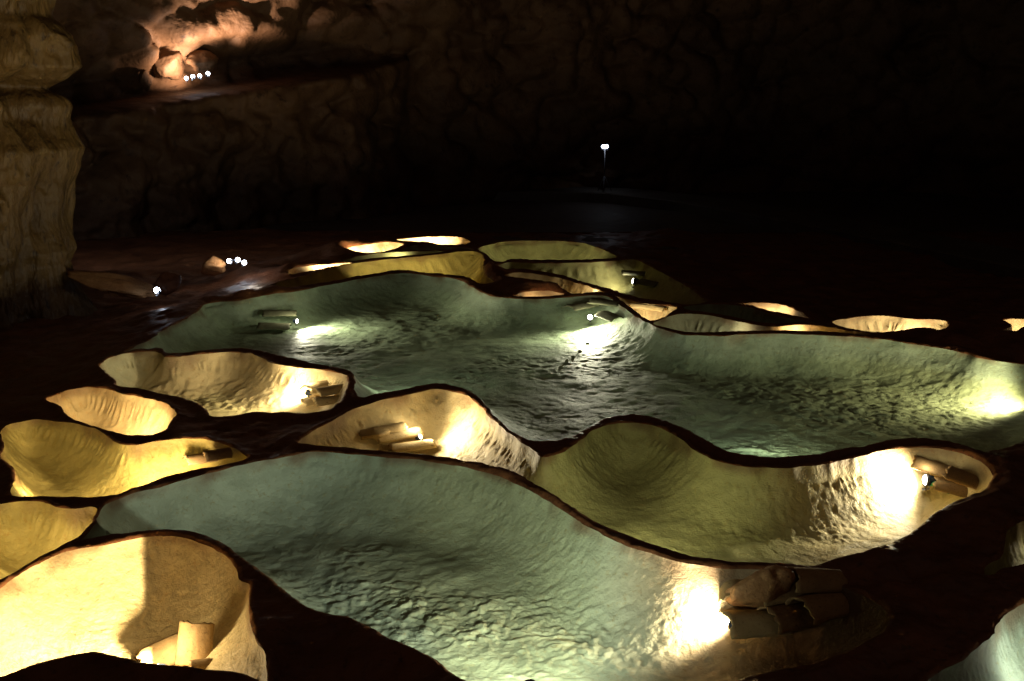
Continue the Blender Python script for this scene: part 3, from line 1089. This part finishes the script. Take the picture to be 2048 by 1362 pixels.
def lamp(loc, target, power, label, color=(1.0, 0.84, 0.60), cone=110, blend=0.5, size=1.0, lens='lens', soft=0.07, bulb=False, fill_share=0.0, group='lamps of the cave lighting', name='cave_lamp'):
    loc = np.asarray(loc, float)
    target = np.asarray(target, float)
    d = target - loc
    d /= np.linalg.norm(d)
    root = thing(name, label, 'lamp', loc, look_rot(d), group)
    s = size
    v, f = lathe([(-0.075, 0.001), (-0.075, 0.030), (-0.055, 0.042), (-0.01, 0.048), (0.0, 0.048), (0.0, 0.040)])
    new_mesh('housing', np.array(v) * s * (0.6 if bulb else 1.0), f, M['housing'], root)
    v, f = lathe([(-0.012, 0.050), (-0.012, 0.056), (0.010, 0.056), (0.010, 0.046), (-0.004, 0.046)])
    new_mesh('lamp_ring', np.array(v) * s, f, M['steel'], root)
    if bulb:                       # a bare globe standing on the housing
        v, f = lathe([(-0.003, 0.030)] + [(0.05 - 0.055 * math.cos(a), 0.055 * math.sin(a)) for a in np.linspace(0.6, 3.13, 9)])
    else:
        v, f = lathe([(-0.003, 0.045), (0.012, 0.043), (0.022, 0.034), (0.029, 0.018), (0.031, 0.001)])
    new_mesh('lens', np.array(v) * s, f, M[lens], root)
    # foot: a bent strap under the housing
    b = []
    fcs = []
    path = [(-0.03, 0.0, -0.045), (-0.035, 0.0, -0.075), (-0.02, 0.0, -0.085), (0.02, 0.0, -0.085)]
    for (x, y, zc) in path:
        b += [(x, -0.018, zc), (x, 0.018, zc), (x + 0.004, 0.018, zc - 0.004), (x + 0.004, -0.018, zc - 0.004)]
    for i in range(len(path) - 1):
        for k in range(4):
            fcs.append((i * 4 + k, i * 4 + (k + 1) % 4, i * 4 + 4 + (k + 1) % 4, i * 4 + 4 + k))
    new_mesh('bracket', np.array(b) * s, fcs, M['steel'], root, smooth=False)
    if power > 0:
        ld = bpy.data.lights.new('lamp_light', 'SPOT')
        ld.energy = power
        ld.color = color
        ld.spot_size = math.radians(cone)
        ld.spot_blend = blend
        ld.shadow_soft_size = soft
        lo = bpy.data.objects.new('lamp_light', ld)
        C.objects.link(lo)
        lo.parent = root
        lo.location = ((0.12 if bulb else 0.05) * s + 0.01, 0, 0)
        lo.rotation_euler = (0, -math.pi / 2, 0)
        if fill_share:                   # added point light that brightens the pool round the lamp
            l2 = bpy.data.lights.new('fill_light', 'POINT')
            l2.energy = power * fill_share
            l2.color = color
            l2.shadow_soft_size = 0.08
            l3 = bpy.data.objects.new('fill_light', l2)
            C.objects.link(l3)
            l3.parent = root
            l3.location = (0.02, 0, 0.12)
    return root


def tube(name, pts, r, mat, parent=None, org=(0, 0, 0), n=8):
    pts = [Vector(p) for p in pts]
    v, f = [], []
    for i, p in enumerate(pts):
        d = (pts[min(i + 1, len(pts) - 1)] - pts[max(i - 1, 0)]).normalized()
        a = d.orthogonal().normalized()
        b = d.cross(a)
        for k in range(n):
            t_ = 2 * math.pi * k / n
            v.append((p + (a * math.cos(t_) + b * math.sin(t_)) * r)[:])
    for i in range(len(pts) - 1):
        for k in range(n):
            f.append((i * n + k, i * n + (k + 1) % n, (i + 1) * n + (k + 1) % n, (i + 1) * n + k))
    f.append(tuple(range(n))[::-1])
    f.append(tuple(range((len(pts) - 1) * n, len(pts) * n)))
    return new_mesh(name, v, [list(x) for x in f], mat, parent, org)


def B(key, px, py, up=0.08):
    p = on_basin(key, px, py)
    return np.array([p[0], p[1], p[2] + up])


def rimside(key, px, py, dy=0.3, up=0.10, dx=0.0):
    """a lamp tucked inside the near rim: dy metres past it, up above the basin"""
    p = pix(px, py) + np.array([dx, dy, 0.0])
    p[2] = min(surf(key, p[0], p[1]) + up, -0.05)
    return p


WARM = (1.0, 0.77, 0.44)
MID = (1.0, 0.88, 0.66)
COOL = (0.92, 0.96, 0.86)
# pool lamps and added fill lamps: position, aim, power
K = 6.0
lamp(B('A', 1462, 1276, 0.10), B('A', 700, 960, 0.30), 32 * K, 'lamp under the front pool tile pile, glare spilling left', (1.0, 0.88, 0.64), 170, 1.0, 0.65)
lamp(rimside('A', 1060, 1410, 0.28, 0.24), B('A', 760, 930, 0.1), 26 * K, 'added fill lamp behind the near rim of the front pool, below the frame', (0.90, 1.0, 0.86), 175, 1.0)  # unseen lamp added to brighten the front pool's far wall
lb = rimside('B', 258, 1320, 0.46, 0.05)
lamp(lb, lb + np.array([-1.0, -0.30, 0.10]), 52 * K, 'hidden lamp behind the left tile of the corner pool', (1.0, 0.80, 0.46), 174, 0.04, 0.6, soft=0.02, fill_share=0.045)
lamp(rimside('G', 1280, 1082, 0.28, 0.10), B('G', 1260, 850, 0.1), 5 * K, 'added fill lamp behind the near rim in the middle of the winding pool', (1.0, 0.95, 0.62), 175, 1.0)  # added out of sight to lift the dark olive centre
lamp(rimside('H', 1560, 914, 0.48, 0.05), B('H', 1500, 700, 0.2), 14 * K, 'added fill lamp behind the near rim of the biggest pool, right of its middle', (0.92, 1.0, 0.78), 176, 1.0, 0.6)  # unseen fill, added for brighter far wall and floor
lamp(rimside('H', 800, 782, 0.55, 0.05), B('H', 760, 570, 0.2), 10 * K, 'added fill lamp behind the near rim of the biggest pool, above the glaring bay', (0.92, 1.0, 0.80), 176, 1.0, 0.6)  # second unseen fill added to this pool, for its left half
lamp(rimside('C', -15, 1150, 0.25, 0.10), B('C', 60, 1030, 0.0), 5 * K, 'lamp behind the near rim of the small left edge pool', WARM, 165, 0.9)
lamp(rimside('D', 345, 947, 0.20, 0.12), B('D', 180, 870, 0.15), 13 * K, 'lamp behind the near rim of the mustard-yellow pool', WARM, 175, 0.9)
lamp(rimside('D', 52, 990, 0.20, 0.10), B('D', 110, 850, 0.1), 5 * K, 'lamp at the left end of the mustard-yellow pool, behind its near rim', WARM, 170, 0.9)
lamp(rimside('E', 225, 860, 0.25, 0.10), B('E', 230, 790, 0.0), 14 * K, 'lamp behind the near rim of the glowing amber pool', (1.0, 0.74, 0.38), 170, 0.9)
lamp(B('F', 616, 806, 0.12), B('F', 380, 730, 0.15), 18 * K, 'lamp under the tile pile of the pale cream pool', (1.0, 0.86, 0.56), 175, 1.0, 0.65, fill_share=0.10)
lamp(rimside('F', 470, 831, 0.15, 0.08), B('F', 380, 720, 0.1), 9 * K, 'small lamp behind the near rim of the pale cream pool', (1.0, 0.86, 0.56), 170, 0.9)
lamp(B('G', 840, 896, 0.12), B('G', 970, 830, 0.15), 22 * K, 'lamp under the three parallel tiles of the glaring bay', (1.0, 0.85, 0.56), 175, 1.0, 0.6, fill_share=0.05)
la = B('G', 1850, 990, 0.14)
lamp(la, B('G', 1300, 980, 0.25), 32 * K, 'bright blue-housed lamp in the right bay of the winding pool', (1.0, 0.90, 0.62), 170, 1.0, 1.0, fill_share=0.012)
lamp(B('H', 594, 660, 0.13), B('H', 950, 680, 0.18), 38 * K, 'left-hand lamp on the floor of the biggest pool', (1.0, 0.95, 0.68), 160, 1.0, 0.7, fill_share=0.02)
lamp(B('H', 1180, 652, 0.13), B('H', 1060, 850, 0.18), 30 * K, 'right-hand lamp on the floor of the biggest pool', (1.0, 0.95, 0.68), 165, 1.0, 0.8, fill_share=0.02)
lamp(B('H', 2072, 812, 0.14), B('H', 1500, 740, 0.15), 34 * K, 'lamp at the right end of the biggest pool, just past the frame edge', (1.0, 0.92, 0.60), 150, 1.0)
lamp(B('I', 1268, 576, 0.12), B('I', 1100, 545, 0.15), 3.5 * K, 'small lamp shining in the dim olive pool at the back', MID, 170, 1.0, 1.2)
lamp(rimside('J', 1195, 587, 0.16, 0.08), pix(1100, 552, 0.05), 4 * K, 'lamp hidden in the left half of the cream sliver pool', (1.0, 0.88, 0.60), 176, 0.9, 0.6)
lamp(rimside('J', 1290, 636, 0.30, 0.10), pix(1240, 596, 0.05), 5 * K, 'lamp beside the tiles of the cream sliver pool', (1.0, 0.86, 0.56), 176, 0.9, 0.6)
lamp(rimside('L', 1640, 662, 0.12, 0.08), pix(1500, 655, 0.0), 5 * K, 'lamp hidden in the right half of the crescent pool on the far rim', WARM, 175, 0.9)
lamp(rimside('L', 1480, 663, 0.18, 0.08), pix(1440, 636, 0.0), 1.2 * K, 'lamp hidden in the left half of the crescent pool on the far rim', MID, 175, 0.9)
lamp(rimside('N', 1060, 593, 0.12, 0.07), pix(1085, 582, 0.0), 0.6 * K, 'lamp hidden in the tiny orange pool', (1, 0.66, 0.36), 160, 0.5)
lamp(rimside('O', 1535, 619, 0.12, 0.07), pix(1560, 609, 0.0), 1.5 * K, 'lamp hidden in the thin bright pool at the back right', (1, 0.78, 0.5), 170, 0.5)
lamp(rimside('P', 1855, 657, 0.15, 0.07), pix(1790, 632, 0.0), 7 * K, 'lamp hidden at the right tip of the long bright pool', (1, 0.84, 0.56), 170, 0.5)
lamp(rimside('Q', 2060, 656, 0.12, 0.07), pix(2030, 640, 0.0), 2 * K, 'lamp hidden in the bright pool at the right edge', (1, 0.78, 0.5), 170, 0.5)
lamp(rimside('R', 1080, 520, 0.30, 0.10), pix(1080, 483, 0.0), 7 * K, 'lamp hidden behind the near rim of the farthest central pool', (1, 0.9, 0.56), 170, 0.9)
lamp(rimside('S', 900, 550, 0.30, 0.10), pix(760, 520, 0.0), 16 * K, 'lamp hidden behind the near rim of the long mustard pool', (1, 0.86, 0.5), 175, 0.9)
lamp(rimside('T', 800, 511, 0.15, 0.07), pix(790, 505, 0.0), 1.6 * K, 'lamp hidden in the narrow pale green pool at the back', (1, 0.9, 0.6), 170, 0.6)
lamp(rimside('U', 650, 536, 0.15, 0.07), pix(650, 529, 0.0), 15 * K, 'lamp hidden in the thin glaring pool at the back left', (1, 0.86, 0.56), 175, 0.8)
lamp(rimside('V', 750, 504, 0.3, 0.10), pix(740, 488, 0.0), 24 * K, 'lamp hidden in the left pool of the bright pair', (1, 0.84, 0.54), 175, 0.8)
lamp(rimside('W', 870, 487, 0.3, 0.10), pix(850, 474, 0.0), 30 * K, 'lamp hidden in the right pool of the bright pair', (1, 0.84, 0.54), 175, 0.8)
lamp(pix(2085, 1095, -0.2), pix(2000, 1080, 0.0), 1.2 * K, 'lamp of the small pale green pool, past the right edge', MID, 160, 0.9)
lamp(pix(2150, 1400, -0.25), pix(2030, 1240, -0.1), 2.5 * K, 'lamp of the teal corner pool, past the right edge', COOL, 170, 0.9)

# green cable end and strap by the right bay lamp
pts = [la + np.array([0.03 + 0.022 * i, -0.02 - 0.03 * i, -0.03 + 0.02 * math.sin(i * 0.9)]) for i in range(6)]
tag(tube('cable', [tuple(p) for p in pts], 0.018, M['green_cable']), 'short green cable end beside the right bay lamp', 'cable')

# lamps on the far left
l1 = pixd(318, 584, 16.0)
rk = pix(230, 560, 0.0)
lamp(l1, pixd(140, 430, 16.3), 4, 'single white lamp on the dark ground at the left, aimed at a brown slab', (1, 0.80, 0.55), 120, 0.8, 0.8, 'coollens', bulb=True)
c3 = [pixd(461, 522, 18.0), pixd(472, 520, 18.1), pixd(486, 525, 17.9)]
rkp = pixd(428, 528, 18.3)
for i, (p, nm) in enumerate(zip(c3, ('left', 'middle', 'right'))):
    lamp(p, [rkp + [0, 0, 0.05], pixd(560, 505, 18.0), pixd(640, 540, 16.5)][i], [4, 5, 5][i], nm + ' lamp of the row of three beside the orange boulder', (1, 0.80, 0.58), 120, 0.7, 0.7, 'coollens', bulb=True)
rock('boulder', 'orange lit boulder left of the row of three lamps', 'boulder', (rkp[0], rkp[1], rkp[2] - 0.02), (0.22, 0.20, 0.17), 31, M['rock'], (0, 0, 0.4))
bx = pixd(338, 560, 17.2)
rock('stone_block', 'dark squarish brown block behind the single white lamp', 'stone block', (bx[0], bx[1], bx[2] - 0.05), (0.24, 0.20, 0.18), 33, M['clay'], (0, 0, 0.2))
sl = pixd(222, 556, 16.6)
rock('stone_slab', 'long sloping brown slab running right from the column foot', 'stone slab', (sl[0], sl[1], sl[2] - 0.08), (0.85, 0.35, 0.12), 35, M['rock'], (0.15, 0.26, 0.0))

# lamp cluster on the ledge, with the rocks it lights
LD = 28.0
gl_ = 'rocks on the ledge behind the lamp cluster'
for i, (px_, py_) in enumerate([(374, 158), (387, 156), (399, 155), (414, 150)]):
    p = pixd(px_, py_, LD - 0.1)
    tg = [pixd(340, 120, LD + 0.8), pixd(320, 20, LD + 0.8), pixd(410, 0, LD + 0.8), pixd(500, 20, LD + 0.8)][i]
    lamp(p, tg, [420, 260, 560, 1100][i], ['leftmost', 'second', 'third', 'rightmost'][i] + ' lamp of the cluster on the high rock ledge', (1, 0.74, 0.56), [100, 75, 70, 75][i], 1.0, 0.85, 'coollens', bulb=True)
p = pixd(338, 132, LD + 0.75)
rock('boulder', 'pale round boulder left of the lamp cluster on the ledge', 'boulder', p, (0.46, 0.4, 0.45), 41, M['wall'], (0.3, 0.2, 0), gl_)
p = pixd(402, 120, LD + 0.75)
rock('boulder', 'bright small boulder right above the lamp cluster on the ledge', 'boulder', p, (0.36, 0.3, 0.26), 42, M['wall'], (0, 0, 0.5), gl_)
p = pixd(290, 160, LD + 0.3)
rock('boulder', 'dim little boulder at the left end of the ledge', 'boulder', p, (0.18, 0.16, 0.26), 43, M['wall'], (0, 0, 0.9), gl_)

# work light on a stand far back
SB = 33.5
base = pixd(1208, 388, SB)
zb = base[2]
topz = pixd(1208, 293, SB)[2]
st = thing('light_stand', 'thin stand with two bluish lamps far back in the dark', 'light stand', base)
for a in (0.3, 2.4, 4.5):
    tube('leg', [(0, 0, 0.55), (0.28 * math.cos(a), 0.28 * math.sin(a), 0.0)], 0.012, M['steel'], st)
tube('pole', [(0, 0, 0.3), (0, 0, topz - zb - 0.08)], 0.014, M['steel'], st)
tube('crossbar', [(-0.12, 0, topz - zb - 0.10), (0.12, 0, topz - zb - 0.10)], 0.012, M['steel'], st)
for s_ in (-1, 1):
    v, f = lathe([(-0.10, 0.01), (-0.10, 0.05), (-0.02, 0.07), (0, 0.07)])
    v = np.array(v)
    hd = new_mesh('lamp_head', np.column_stack([v[:, 1] + 0.05 * s_, -v[:, 0], v[:, 2] + topz - zb]), f, M['housing'], st)
    v, f = lathe([(0.0, 0.05), (0.02, 0.04), (0.03, 0.001)])
    v = np.array(v)
    new_mesh('lens', np.column_stack([v[:, 1] + 0.05 * s_, -v[:, 0] - 0.0, v[:, 2] + topz - zb]), f, M['coollens'], hd)
ld = bpy.data.lights.new('lamp_light', 'SPOT')
ld.energy = 4
ld.color = (0.75, 0.85, 1.0)
ld.spot_size = math.radians(100)
ld.spot_blend = 0.8
lo = bpy.data.objects.new('lamp_light', ld)
C.objects.link(lo)
lo.parent = st
lo.location = (0, -0.15, topz - zb)
lo.rotation_euler = (math.radians(35), 0, 0)

# lamps that light the column and the far floor at the left, outside the picture or behind the column
lamp((-10.3, 12.0, 0.15), (-7.4, CY, 3.7), 6, 'lamp on the ground in front of the left column, past the left edge', (1, 0.74, 0.34), 44, 1.0)
lamp((-8.3, 19.6, 1.2), (-6.2, 26, -0.5), 45, 'cool lamp behind the left column lighting the far floor', (0.85, 0.92, 1.0), 110, 0.7)

# ------------------------------------------------------------------ visitors' path at the foot of the back wall
pathpx = [(120, 402), (300, 398), (500, 393), (700, 389), (950, 385), (1200, 386), (1340, 402), (1500, 430), (1700, 468), (1950, 520), (2150, 560)]
inner = np.array([pix(a, b, FLOOR_Z + 0.15)[:2] for a, b in pathpx])
tt = np.linspace(0, len(inner) - 1, 90)
inn = np.column_stack([np.interp(tt, range(len(inner)), inner[:, k]) for k in (0, 1)])
for _ in range(6):
    inn[1:-1] = 0.5 * inn[1:-1] + 0.25 * (inn[:-2] + inn[2:])
tn = np.gradient(inn, axis=0)
tn /= np.linalg.norm(tn, axis=1)[:, None]
nn2 = np.column_stack([-tn[:, 1], tn[:, 0]])
prof = [(0.0, -0.5), (0.0, 0.0), (0.03, 0.03), (1.6, 0.03), (1.6, -0.5)]
v = []
for i in range(len(inn)):
    for (a, b) in prof:
        v.append((*(inn[i] + nn2[i] * a), FLOOR_Z + 0.15 + b))
n = len(prof)
f = [(i * n + k, (i + 1) * n + k, (i + 1) * n + k + 1, i * n + k + 1) for i in range(len(inn) - 1) for k in range(n - 1)]
o = new_mesh('path', v, f, M['concrete'], smooth=False)
o['kind'] = 'structure'
